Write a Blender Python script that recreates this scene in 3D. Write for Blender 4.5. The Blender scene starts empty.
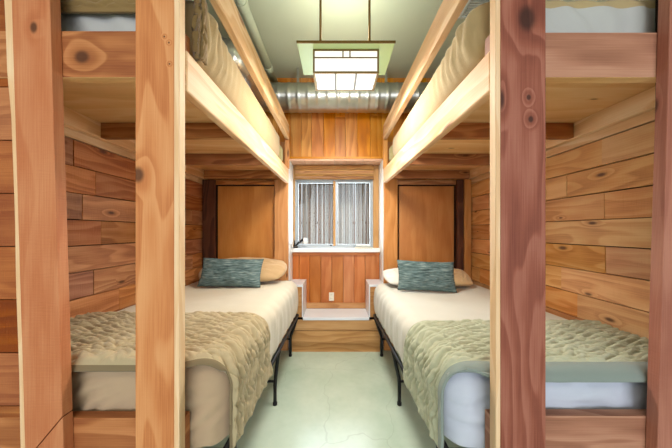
import bpy, bmesh, math, random
from mathutils import Vector, Matrix, noise, Euler
rng = random.Random(11)
SC = bpy.context.scene
COL = SC.collection
PI = math.pi
DZ = -0.18            # heights below are written from a datum 0.18 m under the floor

def lin(c):
    return tuple(((v / 255) / 12.92 if v / 255 <= 0.04045 else ((v / 255 + 0.055) / 1.055) ** 2.4) for v in c) + (1,)

def smooth(a, b, x):
    t = max(0.0, min(1.0, (x - a) / (b - a)))
    return t * t * (3 - 2 * t)

def nz(x, y, z=0.0):
    return noise.noise(Vector((x, y, z)))

# ------------------------------------------------------------------ materials
class NT:
    def __init__(self, name):
        self.m = bpy.data.materials.new(name)
        self.m.use_nodes = True
        self.t = self.m.node_tree
        self.t.nodes.clear()
        self.out = self.t.nodes.new('ShaderNodeOutputMaterial')

    def n(self, typ, ins=None, **props):
        nd = self.t.nodes.new(typ)
        for k, v in props.items():
            setattr(nd, k, v)
        for k, v in (ins or {}).items():
            s = nd.inputs[k]
            if isinstance(v, bpy.types.NodeSocket):
                self.t.links.new(v, s)
            else:
                s.default_value = v
        return nd

    def math(self, op, a, b=0.0, c=0.0, clamp=False):
        nd = self.n('ShaderNodeMath', {0: a, 1: b, 2: c}, operation=op, use_clamp=clamp)
        return nd.outputs[0]

    def maprange(self, v, a, b, c=0.0, d=1.0):
        nd = self.n('ShaderNodeMapRange', {'Value': v, 'From Min': a, 'From Max': b, 'To Min': c, 'To Max': d},
                    interpolation_type='SMOOTHSTEP')
        return nd.outputs[0]

    def mix(self, f, a, b, blend='MIX'):
        nd = self.n('ShaderNodeMix', data_type='RGBA', blend_type=blend)
        for i, v in ((0, f), (6, a), (7, b)):
            if isinstance(v, bpy.types.NodeSocket):
                self.t.links.new(v, nd.inputs[i])
            else:
                nd.inputs[i].default_value = v
        return nd.outputs[2]

    def finish(self, color, rough=0.6, bump=None, bstr=0.2, bdist=0.01, metal=0.0, spec=0.4, **extra):
        ins = {'Base Color': color, 'Roughness': rough, 'Metallic': metal, 'Specular IOR Level': spec}
        ins.update(extra)
        if bump is not None:
            b = self.n('ShaderNodeBump', {'Height': bump, 'Strength': bstr, 'Distance': bdist})
            ins['Normal'] = b.outputs[0]
        p = self.n('ShaderNodeBsdfPrincipled', ins)
        self.t.links.new(p.outputs[0], self.out.inputs[0])
        return self.m


def wood(name, dark, mid, light, rough=0.6, ring=26.0, ringamt=0.55, knots=0.5, var=0.35, saw=0.25, spec=0.3, knotcol=(70, 38, 22), ksc=(2.2, 7.0), spots=()):
    """Timber: UV.x runs along the grain in metres; 'tone' differs board by board."""
    t = NT(name)
    uv = t.n('ShaderNodeUVMap', uv_map='UVMap').outputs[0]
    sep = t.n('ShaderNodeSeparateXYZ', {0: uv})
    u, v = sep.outputs[0], sep.outputs[1]
    att = t.n('ShaderNodeAttribute', attribute_name='tone')
    ts = t.n('ShaderNodeSeparateXYZ', {0: att.outputs['Vector']})
    def vec(su, sv):
        return t.n('ShaderNodeCombineXYZ', {0: t.math('MULTIPLY', u, su), 1: t.math('MULTIPLY', v, sv), 2: 0.0}).outputs[0]
    # knots
    vo = t.n('ShaderNodeTexVoronoi', {'Vector': vec(*ksc), 'Scale': 1.0, 'Randomness': 0.9}, voronoi_dimensions='2D')
    d = vo.outputs['Distance']
    cs = t.n('ShaderNodeSeparateColor', {0: vo.outputs['Color']})
    has = t.math('LESS_THAN', cs.outputs[0], knots)
    size = t.math('MULTIPLY_ADD', cs.outputs[1], 0.07, 0.035)
    kr = t.math('DIVIDE', d, size)
    kmask = t.math('MULTIPLY', t.maprange(kr, 1.3, 0.35), has)
    kring = t.math('MULTIPLY', t.maprange(kr, 3.6, 0.6), has)
    for (u0, v0, ru, rv) in spots:
        du = t.math('DIVIDE', t.math('SUBTRACT', u, u0), ru); dv = t.math('DIVIDE', t.math('SUBTRACT', v, v0 + 0.11), rv)
        k2 = t.math('SQRT', t.math('ADD', t.math('MULTIPLY', du, du), t.math('MULTIPLY', dv, dv)))
        kmask = t.math('MAXIMUM', kmask, t.maprange(k2, 1.15, 0.45))
        kring = t.math('MAXIMUM', kring, t.maprange(k2, 3.4, 0.8))
    # warped grain
    n1 = t.n('ShaderNodeTexNoise', {'Vector': vec(0.9, 5.0), 'Scale': 1.0, 'Detail': 2.0}, noise_dimensions='2D').outputs[0]
    n2 = t.n('ShaderNodeTexNoise', {'Vector': vec(5.0, 260.0), 'Scale': 1.0, 'Detail': 2.0}, noise_dimensions='2D').outputs[0]
    n3 = t.n('ShaderNodeTexNoise', {'Vector': vec(3.0, 9.0), 'Scale': 1.0, 'Detail': 3.0}, noise_dimensions='2D').outputs[0]
    n4 = t.n('ShaderNodeTexNoise', {'Vector': vec(160.0, 16.0), 'Scale': 1.0, 'Detail': 2.0}, noise_dimensions='2D').outputs[0]
    field = t.math('MULTIPLY_ADD', n1, 0.30, t.math('MULTIPLY', v, 0.55))
    field = t.math('MULTIPLY_ADD', kring, 0.05, field)
    ph = t.math('FRACT', t.math('MULTIPLY', field, ring))
    rings = t.math('MULTIPLY', t.maprange(ph, 0.0, 0.75), t.maprange(ph, 1.0, 0.86))
    rings = t.math('MULTIPLY', rings, ringamt)
    g = t.math('ADD', rings, t.math('MULTIPLY_ADD', n2, 0.5, t.math('MULTIPLY_ADD', n3, 0.7, -0.40)))
    g = t.math('ADD', g, t.math('MULTIPLY', kring, 0.10), clamp=True)
    ramp = t.n('ShaderNodeValToRGB', {0: g})
    e = ramp.color_ramp.elements
    e[0].position = 0.05; e[0].color = lin(light)
    e[1].position = 0.98; e[1].color = lin(dark)
    m = e.new(0.48); m.color = lin(mid)
    col = ramp.outputs[0]
    hsv = t.n('ShaderNodeHueSaturation', {'Color': col,
              'Hue': t.math('MULTIPLY_ADD', t.math('SUBTRACT', ts.outputs[1], 0.5), 0.016 * var / 0.35, 0.5),
              'Saturation': t.math('MULTIPLY_ADD', ts.outputs[2], 0.20 * var / .35, 1 - 0.10 * var / .35),
              'Value': t.math('MULTIPLY_ADD', ts.outputs[0], var, 1 - var * 0.55)})
    col = t.mix(t.math('MULTIPLY', kmask, 0.85), hsv.outputs[0], lin(knotcol))
    # resin flecks / nail marks
    hgt = t.math('ADD', t.math('MULTIPLY', n2, 0.5), t.math('MULTIPLY', n4, saw))
    hgt = t.math('MULTIPLY_ADD', g, -0.4, hgt)
    return t.finish(col, rough, hgt, 0.35, 0.004, spec=spec)


def fabric(name, c, c2=None, weave=900.0, rough=0.9, bs=0.25, blot=0.0, sheen=0.2):
    t = NT(name)
    co = t.n('ShaderNodeTexCoord').outputs['Object']
    w = t.n('ShaderNodeTexNoise', {'Vector': co, 'Scale': weave, 'Detail': 1.0}).outputs[0]
    b = t.n('ShaderNodeTexNoise', {'Vector': co, 'Scale': 7.0, 'Detail': 3.0}).outputs[0]
    f = t.math('MULTIPLY_ADD', w, 0.5, t.math('MULTIPLY', b, 0.5 if blot else 0.25))
    col = t.mix(f, lin(c), lin(c2 or tuple(min(255, int(x * 0.88)) for x in c)))
    return t.finish(col, rough, w, bs, 0.002, spec=0.15, **{'Sheen Weight': sheen})


def plain(name, c, rough=0.5, metal=0.0, spec=0.4, nscale=20.0, amt=0.12, bs=0.05):
    t = NT(name)
    co = t.n('ShaderNodeTexCoord').outputs['Object']
    n = t.n('ShaderNodeTexNoise', {'Vector': co, 'Scale': nscale, 'Detail': 4.0}).outputs[0]
    d = tuple(int(x * (1 - amt)) for x in c)
    return t.finish(t.mix(n, lin(c), lin(d)), rough, n, bs, 0.004, metal=metal, spec=spec)


def emit(name, c, strength, base=(230, 232, 225)):
    t = NT(name)
    co = t.n('ShaderNodeTexCoord').outputs['Object']
    n = t.n('ShaderNodeTexNoise', {'Vector': co, 'Scale': 14.0, 'Detail': 3.0}).outputs[0]
    col = t.mix(n, lin(c), lin(tuple(int(x * 0.93) for x in c)))
    p = t.n('ShaderNodeBsdfPrincipled', {'Base Color': lin(base), 'Roughness': 0.35,
            'Emission Color': col, 'Emission Strength': strength})
    t.t.links.new(p.outputs[0], t.out.inputs[0])
    return t.m


M = {}
M['post_left'] = wood('fir_post_left', (168, 92, 46), (200, 130, 78), (214, 152, 100), ring=20, ringamt=0.4, knots=0.06, var=0.12, ksc=(1.3, 4.5), spots=((1.585, -0.652, 0.030, 0.024), (2.02, -0.55, .004, .004), (2.04, -0.565, .004, .004), (1.95, -0.548, .004, .004)))
M['post_outer'] = wood('cedar_post_outer', (160, 86, 52), (186, 112, 71), (200, 134, 92), ring=14, ringamt=0.2, knots=0.03, var=0.12, saw=0.8, ksc=(1.6, 5.0), spots=((2.07, -0.995, 0.022, 0.014),))
M['post_right'] = wood('cedar_post_right', (106, 50, 38), (142, 80, 62), (164, 104, 86), ring=24, ringamt=0.42, knots=0.04, var=0.12, saw=0.6, ksc=(2.2, 7), knotcol=(50, 24, 18), spots=((2.10, 0.628, 0.05, 0.034), (1.84, 0.634, .012, .009), (1.768, 0.641, .013, .010)))
M['post_right_outer'] = wood('cedar_post_right_outer', (132, 74, 58), (158, 98, 80), (178, 120, 100), ring=14, ringamt=0.25, knots=0.2, var=0.1, saw=0.7)
M['sap'] = wood('sapwood_edge', (208, 162, 116), (226, 186, 142), (236, 206, 168), ring=16, ringamt=0.3, knots=0.05, var=0.08)
M['pine'] = wood('pale_pine', (198, 146, 96), (222, 180, 132), (234, 202, 160), ring=16, ringamt=0.4, knots=0.14, var=0.12, ksc=(1.6, 6), knotcol=(138, 84, 46))
M['joist'] = wood('brown_joist', (132, 78, 40), (168, 108, 60), (188, 130, 80), ring=22, knots=0.35, var=0.2)
M['ply'] = wood('deck_board', (196, 142, 88), (224, 174, 116), (234, 194, 142), ring=9, ringamt=0.3, knots=0.25, var=0.1, ksc=(2.0, 7.0))
M['foot_left'] = wood('footboard_left', (140, 78, 42), (174, 110, 64), (194, 132, 84), ring=20, knots=0.02, var=0.1, spots=((-0.872, 1.9975, 0.03, 0.026),))
M['foot_right'] = wood('footboard_right', (140, 92, 70), (170, 118, 94), (188, 140, 114), ring=24, knots=0.03, var=0.1)
M['wall_left'] = wood('reclaimed_plank_left', (128, 74, 46), (178, 116, 74), (204, 146, 102), ring=22, ringamt=0.4, knots=0.22, var=0.34, saw=0.9, ksc=(3.0, 8))
M['wall_right'] = wood('reclaimed_plank_right', (160, 98, 54), (212, 150, 92), (226, 176, 120), ring=22, ringamt=0.35, knots=0.22, var=0.30, saw=0.9, ksc=(3.0, 8))
M['parti'] = wood('partition_plank', (110, 52, 22), (152, 82, 42), (178, 108, 58), ring=18, ringamt=0.3, knots=0.08, var=0.6, saw=0.8)
M['dgap'] = plain('dark_gap', (40, 24, 16), 0.9)
M['panel'] = wood('birch_plywood_panel', (160, 94, 42), (188, 120, 58), (202, 138, 74), ring=6, ringamt=0.25, knots=0.05, var=0.15, rough=0.4, ksc=(1.2, 2.5))
M['stud'] = wood('head_stud', (168, 106, 50), (194, 132, 72), (208, 150, 90), ring=16, ringamt=0.3, knots=0.15, var=0.15)
M['darkpost'] = wood('dark_corner_post', (62, 32, 20), (86, 48, 30), (104, 62, 40), ring=20, knots=0.15, var=0.15)
M['orange'] = wood('orange_board', (166, 92, 24), (204, 130, 48), (220, 154, 70), ring=12, ringamt=0.4, knots=0.16, var=0.28, rough=0.35, ksc=(2, 7), knotcol=(96, 46, 14))
M['rust'] = wood('rust_board', (142, 76, 36), (176, 104, 54), (194, 126, 74), ring=12, ringamt=0.3, knots=0.1, var=0.26, rough=0.4, ksc=(2, 7))
M['bench'] = wood('bench_board', (142, 92, 46), (176, 124, 70), (194, 146, 92), ring=18, ringamt=0.35, knots=0.22, var=0.22, ksc=(1.5, 6))
M['soffit'] = wood('soffit_board', (196, 144, 112), (218, 172, 142), (230, 192, 166), ring=12, ringamt=0.2, knots=0.05, var=0.12)
M['shade'] = wood('woven_shade', (128, 84, 44), (172, 124, 74), (196, 152, 100), ring=30, ringamt=0.5, knots=0.0, var=0.35)
M['windowwood'] = wood('window_wood', (156, 110, 60), (184, 138, 84), (200, 156, 104), ring=14, ringamt=0.2, knots=0.0, var=0.1)
M['white'] = plain('white_and_daylit_wood', (236, 236, 234), 0.35, nscale=9, amt=0.05)  # also carries the daylight white of the bay cheeks
M['daylit_wood'] = plain('daylight_glare_wood', (226, 230, 236), 0.22, nscale=5, amt=0.07)  # daylight glare on varnished wood put into the colour
M['alu'] = plain('window_aluminium', (172, 180, 186), 0.4, metal=0.2, amt=0.06)
M['barmetal'] = plain('brushed_bar', (150, 150, 146), 0.5, amt=0.08)
M['black'] = plain('black_metal', (24, 24, 26), 0.45, metal=0.3, nscale=60)
M['bronze'] = plain('bronze', (124, 96, 46), 0.4, metal=0.6, nscale=60)
M['sage'] = plain('sage_paint', (206, 210, 188), 0.75, nscale=2.2, amt=0.07)
M['pipe'] = plain('sage_pipe_paint', (196, 202, 176), 0.5, nscale=6, amt=0.1)
M['cream'] = plain('cream_plastic', (232, 224, 204), 0.4)
M['slot'] = plain('slot_dark', (60, 54, 48), 0.6)
M['grille'] = plain('white_grille', (222, 224, 220), 0.5)
M['duct'] = plain('galvanised_steel', (206, 204, 196), 0.3, metal=0.9, nscale=9, amt=0.22, bs=0.12)
M['sheet_l'] = fabric('cream_sheet', (208, 198, 176))
M['foot_sheet_l'] = fabric('sheet_foot_warm_lit', (190, 164, 134))  # same sheet, foot end coloured by the warm light on it
M['foot_sheet_r'] = fabric('sheet_foot_blue_lit', (204, 210, 226))  # same sheet, foot end tinted with the blue daylight
M['sheet_r'] = fabric('pale_sheet', (208, 205, 192))
M['upper_l'] = fabric('khaki_fitted_sheet', (178, 154, 110))
M['upper_r'] = fabric('khaki_fitted_sheet_right', (184, 162, 120))
M['greysheet'] = fabric('grey_sheet', (190, 190, 188))
M['quilt_l'] = fabric('khaki_quilt', (186, 170, 136), (164, 148, 116), weave=400, bs=0.3)
M['quilt_r'] = fabric('sage_quilt', (182, 184, 158), (162, 166, 142), weave=400, bs=0.3)
M['hem'] = fabric('grey_green_hem', (140, 152, 146))
M['hem_l'] = fabric('brown_hem', (132, 116, 88))
M['olive'] = fabric('olive_quilt', (140, 114, 72))
M['tan'] = fabric('tan_sham', (198, 168, 126), (172, 138, 96))
M['whitepil'] = fabric('white_pillowcase', (232, 226, 214))
M['bolster'] = fabric('ribbed_khaki', (168, 158, 112))
M['wash'] = plain('reed_grey', (190, 188, 184), 0.8)


def teal_mat():
    t = NT('teal_slub')
    co = t.n('ShaderNodeTexCoord').outputs['Object']
    mp = t.n('ShaderNodeMapping', {'Vector': co, 'Scale': (16, 16, 190)})
    n = t.n('ShaderNodeTexNoise', {'Vector': mp.outputs[0], 'Scale': 1.0, 'Detail': 4.0}).outputs[0]
    r = t.n('ShaderNodeValToRGB', {0: n})
    e = r.color_ramp.elements
    e[0].position = 0.30; e[0].color = lin((50, 64, 64))
    e[1].position = 0.72; e[1].color = lin((138, 152, 148))
    m = e.new(0.5); m.color = lin((88, 108, 108))
    return t.finish(r.outputs[0], 0.85, n, 0.5, 0.004, spec=0.2)
M['teal'] = teal_mat()


def reed_mat():
    t = NT('weathered_reed')
    att = t.n('ShaderNodeAttribute', attribute_name='tone')
    ts = t.n('ShaderNodeSeparateXYZ', {0: att.outputs['Vector']})
    co = t.n('ShaderNodeTexCoord').outputs['Object']
    mp = t.n('ShaderNodeMapping', {'Vector': co, 'Scale': (120, 120, 6)})
    n = t.n('ShaderNodeTexNoise', {'Vector': mp.outputs[0], 'Scale': 1.0, 'Detail': 3.0}).outputs[0]
    f = t.math('MULTIPLY_ADD', n, 0.4, t.math('MULTIPLY_ADD', ts.outputs[0], 1.3, -0.35), clamp=True)
    r = t.n('ShaderNodeValToRGB', {0: f})
    e = r.color_ramp.elements
    e[0].position = 0.0; e[0].color = lin((140, 108, 88))
    e[1].position = 1.0; e[1].color = lin((214, 212, 212))
    m = e.new(0.4); m.color = lin((182, 172, 166))
    return t.finish(r.outputs[0], 0.8, n, 0.3, 0.003)
M['reed'] = reed_mat()


def concrete_mat():
    t = NT('polished_green_concrete')
    co = t.n('ShaderNodeTexCoord').outputs['Object']
    a = t.n('ShaderNodeTexNoise', {'Vector': co, 'Scale': 2.4, 'Detail': 5.0, 'Roughness': 0.6}).outputs[0]
    b = t.n('ShaderNodeTexNoise', {'Vector': co, 'Scale': 22.0, 'Detail': 4.0}).outputs[0]
    w = t.n('ShaderNodeTexNoise', {'Vector': co, 'Scale': 3.0, 'Detail': 3.0})
    wv = t.n('ShaderNodeMix', data_type='VECTOR')
    wv.inputs[0].default_value = 0.25
    t.t.links.new(co, wv.inputs[4]); t.t.links.new(w.outputs[1], wv.inputs[5])
    vo = t.n('ShaderNodeTexVoronoi', {'Vector': wv.outputs[1], 'Scale': 1.9}, feature='DISTANCE_TO_EDGE')
    crack = t.maprange(vo.outputs[0], 0.006, 0.001)
    f = t.math('MULTIPLY_ADD', b, 0.16, t.math('MULTIPLY', a, 0.86))
    r = t.n('ShaderNodeValToRGB', {0: f})
    e = r.color_ramp.elements
    e[0].position = 0.25; e[0].color = lin((172, 192, 172))
    e[1].position = 0.78; e[1].color = lin((208, 220, 204))
    col = t.mix(t.math('MULTIPLY', crack, 0.18), r.outputs[0], lin((110, 118, 104)))
    rough = t.math('MULTIPLY_ADD', a, 0.22, 0.12)
    return t.finish(col, rough, b, 0.06, 0.003, spec=0.5)
M['floor'] = concrete_mat()


def glass_mat():
    t = NT('window_glass')
    tr = t.n('ShaderNodeBsdfTransparent', {'Color': (0.96, 0.98, 0.97, 1)})
    gl = t.n('ShaderNodeBsdfGlossy', {'Roughness': 0.02})
    fr = t.n('ShaderNodeFresnel', {'IOR': 1.3})
    mx = t.n('ShaderNodeMixShader', {0: fr.outputs[0], 1: tr.outputs[0], 2: gl.outputs[0]})
    t.t.links.new(mx.outputs[0], t.out.inputs[0])
    return t.m
M['glass'] = glass_mat()
M['lampglass'] = emit('lit_lamp_glass', (255, 252, 244), 0.52, (215, 216, 210))
M['lampplate'] = emit('green_edge_glass', (206, 226, 160), 0.20, (150, 172, 112))

# ------------------------------------------------------------------ mesh builder
class MB:
    def __init__(self):
        self.v, self.f, self.m, self.uv, self.tone, self.sm, self.raw = [], [], [], [], [], [], []

    def face(self, idx, uvs, mat=0, tone=(0.5, 0.5, 0.5), smooth_=False):
        self.f.append(idx); self.uv.append(uvs); self.m.append(mat); self.tone.append(tone); self.sm.append(smooth_)

    def box(self, x0, x1, y0, y1, z0, z1, grain='x', mat=0, warp=None, facemat=None, tone=None, uvo=None):
        g = 'xyz'.index(grain)
        b = len(self.v)
        P = [(x, y, z) for x in (x0, x1) for y in (y0, y1) for z in (z0, z1)]
        tone = tone or (rng.random(), rng.random(), rng.random())
        ou, ov = uvo or (rng.uniform(0, 40), rng.uniform(0, 40))
        self.v += [Vector(warp(p) if warp else p) for p in P]
        F = {'-x': (0, 1, 3, 2), '+x': (4, 6, 7, 5), '-y': (0, 4, 5, 1), '+y': (2, 3, 7, 6), '-z': (0, 2, 6, 4), '+z': (1, 5, 7, 3)}
        for k, ids in F.items():
            ax = 'xyz'.index(k[1])
            oth = [i for i in range(3) if i != ax]
            if g in oth:
                ua = g; va = [i for i in oth if i != g][0]
            else:
                ua, va = oth
            sc = 1.0 if g in oth else 0.3
            off = 0.11 * ax
            uvs = [(P[i][ua] * sc + ou, P[i][va] + ov + off) for i in ids]
            self.face([b + i for i in ids], uvs, (facemat or {}).get(k, mat), tone)
        return self

    def prism(self, poly, y0, y1, grain='z', mat=0, tone=None, uvo=None):
        """polygon in x-z extruded in y"""
        b = len(self.v); n = len(poly)
        tone = tone or (rng.random(), rng.random(), rng.random())
        ou, ov = uvo or (rng.uniform(0, 40), rng.uniform(0, 40))
        for y in (y0, y1):
            self.v += [Vector((x, y, z)) for x, z in poly]
        q = (lambda x, y, z: (z + ou, x + ov + y)) if grain == 'z' else (lambda x, y, z: (x + ou, z + ov + y))
        self.face([b + i for i in range(n)], [q(x, y0, z) for x, z in poly], mat, tone)
        self.face([b + n + i for i in reversed(range(n))], [q(x, y1, z) for x, z in reversed(poly)], mat, tone)
        for i in range(n):
            j = (i + 1) % n
            (xa, za), (xb, zb) = poly[i], poly[j]
            self.face([b + i, b + n + i, b + n + j, b + j], [q(xa, y0, za), q(xa, y1, za), q(xb, y1, zb), q(xb, y0, zb)], mat, tone)
        return self

    def grid(self, fn, nu, nv, mat=0, closeu=False, tone=(0.5, 0.5, 0.5), matfn=None):
        b = len(self.v)
        ru = nu if closeu else nu + 1
        for j in range(nv + 1):
            for i in range(ru):
                self.v.append(Vector(fn(i / nu, j / nv)))
        for j in range(nv):
            for i in range(nu):
                i2 = (i + 1) % ru
                ids = [b + j * ru + i, b + j * ru + i2, b + (j + 1) * ru + i2, b + (j + 1) * ru + i]
                uvs = [(i / nu, j / nv), ((i + 1) / nu, j / nv), ((i + 1) / nu, (j + 1) / nv), (i / nu, (j + 1) / nv)]
                self.face(ids, uvs, matfn(i / nu, j / nv) if matfn else mat, tone, True)
        return self

    def tube(self, pts, rad, n=12, mat=0, caps=True, tone=(0.5, 0.5, 0.5)):
        pts = [Vector(p) for p in pts]
        rads = rad if isinstance(rad, (list, tuple)) else [rad] * len(pts)
        b = len(self.v)
        t0 = (pts[1] - pts[0]).normalized()
        up = Vector((0, 0, 1)) if abs(t0.z) < 0.9 else Vector((1, 0, 0))
        side = t0.cross(up).normalized()
        for k, p in enumerate(pts):
            a = pts[max(0, k - 1)]; c = pts[min(len(pts) - 1, k + 1)]
            t = (c - a).normalized()
            side = (side - t * side.dot(t)).normalized()
            up2 = side.cross(t)
            for i in range(n):
                an = 2 * PI * i / n
                self.v.append(p + (side * math.cos(an) + up2 * math.sin(an)) * rads[k])
        L = 0.0
        for k in range(len(pts) - 1):
            L2 = L + (pts[k + 1] - pts[k]).length
            for i in range(n):
                j = (i + 1) % n
                self.face([b + k * n + i, b + k * n + j, b + (k + 1) * n + j, b + (k + 1) * n + i],
                          [(L, i / n * .1), (L, (i + 1) / n * .1), (L2, (i + 1) / n * .1), (L2, i / n * .1)], mat, tone, True)
            L = L2
        if caps:
            self.face([b + i for i in range(n)], [(0, 0)] * n, mat, tone)
            e = b + (len(pts) - 1) * n
            self.face([e + i for i in range(n)], [(0, 0)] * n, mat, tone)
        return self

    def rbox(self, lo, hi, r, step=0.03, disp=None, mat=0, rb=None):
        """soft box: dense surface grid rounded by r, optionally displaced"""
        lo, hi = Vector(lo), Vector(hi)
        def axis(a, b):
            core = max(2, int((b - a - 2 * r) / step))
            e = [a + r * (1 - math.cos(PI / 2 * k / 6)) for k in range(6)]
            m = [a + r + (b - a - 2 * r) * k / core for k in range(core + 1)]
            return e + m + [a + b - x for x in reversed(e)]
        A = [axis(lo[i], hi[i]) for i in range(3)]
        for ax in range(3):
            o1, o2 = [i for i in range(3) if i != ax]
            for side in (lo[ax], hi[ax]):
                b = len(self.v)
                n1, n2 = len(A[o1]), len(A[o2])
                for p1 in A[o1]:
                    for p2 in A[o2]:
                        p = Vector((0, 0, 0)); p[ax] = side; p[o1] = p1; p[o2] = p2
                        inn = Vector([max(lo[i] + r, min(hi[i] - r, p[i])) for i in range(3)])
                        d = p - inn
                        if rb and p.z < lo.z + r:
                            inn.z = max(lo.z + rb, p.z) if p.z > lo.z + rb else lo.z + rb
                            d = p - inn
                            e = Vector((d.x / r, d.y / r, d.z / rb))
                            e = e.normalized() if e.length > 1e-9 else e
                            q = inn + Vector((e.x * r, e.y * r, e.z * rb))
                            nrm = e
                        else:
                            q = inn + d.normalized() * r if d.length > 1e-9 else p
                            nrm = d.normalized()
                        self.raw.append(q)
                        if disp:
                            q = disp(q, nrm)
                        self.v.append(q)
                for i in range(n1 - 1):
                    for j in range(n2 - 1):
                        ids = [b + i * n2 + j, b + (i + 1) * n2 + j, b + (i + 1) * n2 + j + 1, b + i * n2 + j + 1]
                        self.face(ids, [(0, 0), (1, 0), (1, 1), (0, 1)], mat, (0.5, 0.5, 0.5), True)
        return self

    def build(self, name, mats, parent=None, bevel=0.0, loc=None, merge=0.0, rot=None):
        mats = mats if isinstance(mats, (list, tuple)) else [mats]
        pts = [v + Vector((0, 0, DZ)) for v in self.v]
        if parent is not None:
            org = parent['_org']; org = Vector(org)
        else:
            if loc is None:
                xs = [p.x for p in pts]; ys = [p.y for p in pts]; zs = [p.z for p in pts]
                org = Vector(((min(xs) + max(xs)) / 2, (min(ys) + max(ys)) / 2, min(zs)))
            else:
                org = Vector(loc)
        me = bpy.data.meshes.new(name)
        me.from_pydata([p - org for p in pts], [], self.f)
        me.uv_layers.new(name='UVMap')
        me.attributes.new('tone', 'FLOAT_VECTOR', 'FACE')
        me.polygons.foreach_set('material_index', self.m)
        me.polygons.foreach_set('use_smooth', self.sm)
        me.attributes['tone'].data.foreach_set('vector', [c for t in self.tone for c in t])
        me.uv_layers['UVMap'].data.foreach_set('uv', [c for f in self.uv for q in f for c in q])
        for m in mats:
            me.materials.append(m)
        bm = bmesh.new(); bm.from_mesh(me)
        if merge:
            bmesh.ops.remove_doubles(bm, verts=bm.verts, dist=merge)
        bmesh.ops.recalc_face_normals(bm, faces=bm.faces)
        bm.to_mesh(me); bm.free()
        o = bpy.data.objects.new(name, me)
        COL.objects.link(o)
        if parent is not None:
            o.parent = parent
        else:
            o.location = org
        o['_org'] = list(org)
        if bevel:
            b = o.modifiers.new('bevel', 'BEVEL')
            b.width = bevel; b.segments = 2; b.limit_method = 'ANGLE'; b.angle_limit = 0.6
        return o


def tag(o, label=None, cat=None, group=None, kind=None):
    if label: o['label'] = label
    if cat: o['category'] = cat
    if group: o['group'] = group
    if kind: o['kind'] = kind
    return o

def thing(name, label, cat, loc, group=None):
    o = bpy.data.objects.new(name, None)
    o.empty_display_size = 0.1
    COL.objects.link(o)
    o.location = (loc[0], loc[1], loc[2] + DZ)
    o['_org'] = list(o.location)
    return tag(o, label, cat, group)

def struct(o):
    o['kind'] = 'structure'
    return o

FL = 0.18          # floor in datum heights
CEIL = 3.03
XL, XR = -1.372, 1.386

# ------------------------------------------------------------------ the setting
struct(MB().box(-2.4, 2.4, -2.4, 3.2, FL - 0.06, FL, 'y').build('floor', M['floor']))
struct(MB().box(-2.4, 2.4, -2.4, 3.2, CEIL, CEIL + 0.06, 'y').build('ceiling', M['sage']))

def plank_rows(mb, face_x, sgn, y0, y1, z_top, n, h=0.14, th=0.02):
    """horizontal boards nailed to a side wall; sgn=+1: boards stand out towards +x"""
    for k in range(n):
        z1 = z_top - k * h
        cuts = [y0]
        y = y0 + rng.uniform(0.35, 0.9)
        while y < y1 - 0.25:
            cuts.append(y); y += rng.uniform(0.5, 1.1)
        cuts.append(y1)
        for a, b in zip(cuts[:-1], cuts[1:]):
            d = th + rng.uniform(-0.003, 0.002)
            j1, j2 = rng.uniform(0.001, 0.004), rng.uniform(0.001, 0.003)
            xa, xb = face_x - sgn * 0.024, face_x - sgn * (0.020 - d)
            mb.box(min(xa, xb), max(xa, xb), a + 0.001, b - 0.001, z1 - h + j1, z1 - j2, 'y', 0)

def side_wall(name, X, sgn, mat):
    mb = MB()
    xa, xb = X - sgn * 0.10, X - sgn * 0.022
    mb.box(min(xa, xb), max(xa, xb), 0.93, 2.84, FL, 2.02, 'y', 1)
    xa, xb = X - sgn * 0.10, X
    mb.box(min(xa, xb), max(xa, xb), 0.93, 2.84, 2.02, CEIL, 'y', 2)
    plank_rows(mb, X, sgn, 0.95, 2.82, 1.88, 12)
    xa, xb = X - sgn * 0.022, X
    mb.box(min(xa, xb), max(xa, xb), 0.95, 2.82, 1.884, 2.013, 'y', 3)
    return struct(mb.build(name, [mat, M['dgap'], M['sage'], M['pine']], bevel=0.0015))
side_wall('wall_left', XL, 1, M['wall_left'])
side_wall('wall_right', XR, -1, M['wall_right'])

def partition(name, xa, xb):
    mb = MB()
    mb.box(xa, xb, 0.935, 0.955, FL, CEIL, 'x', 1)
    z = CEIL
    tones = [(0.35, .4, .5), (0.75, .6, .5), (0.05, .3, .8), (0.6, .5, .4), (0.5, .7, .5), (0.15, .4, .6), (0.1, .3, .7), (0.9, .7, .3), (0.55, .5, .5)]
    k = 0
    zs = [CEIL]
    zz = 2.08 + 5 * 0.1835
    while zz > FL + 0.02:
        if zz < CEIL - 0.02: zs.append(zz)
        zz -= 0.1835
    zs.append(FL)
    for a, b in zip(zs[:-1], zs[1:]):
        mb.box(xa, xb, 0.913 + rng.uniform(0, .003), 0.936, b + 0.002, a - 0.001, 'x', 0, tone=tones[k % 9]); k += 1
    return struct(mb.build(name, [M['parti'], M['dgap']], bevel=0.0015))
partition('wall_front_left', -2.4, -1.0)
partition('wall_front_right', 1.15, 2.4)

# hall around the camera, back left open for the added fill
struct(MB().box(-2.46, -2.4, -2.4, 0.93, FL, CEIL, 'y').build('wall_hall_left', M['sage']))
struct(MB().box(2.4, 2.46, -2.4, 0.93, FL, CEIL, 'y').build('wall_hall_right', M['sage']))
mb = MB()
mb.box(-2.46, 2.46, -2.46, -2.4, 2.9, CEIL, 'x')
struct(mb.build('wall_hall_back', M['sage']))

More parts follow.
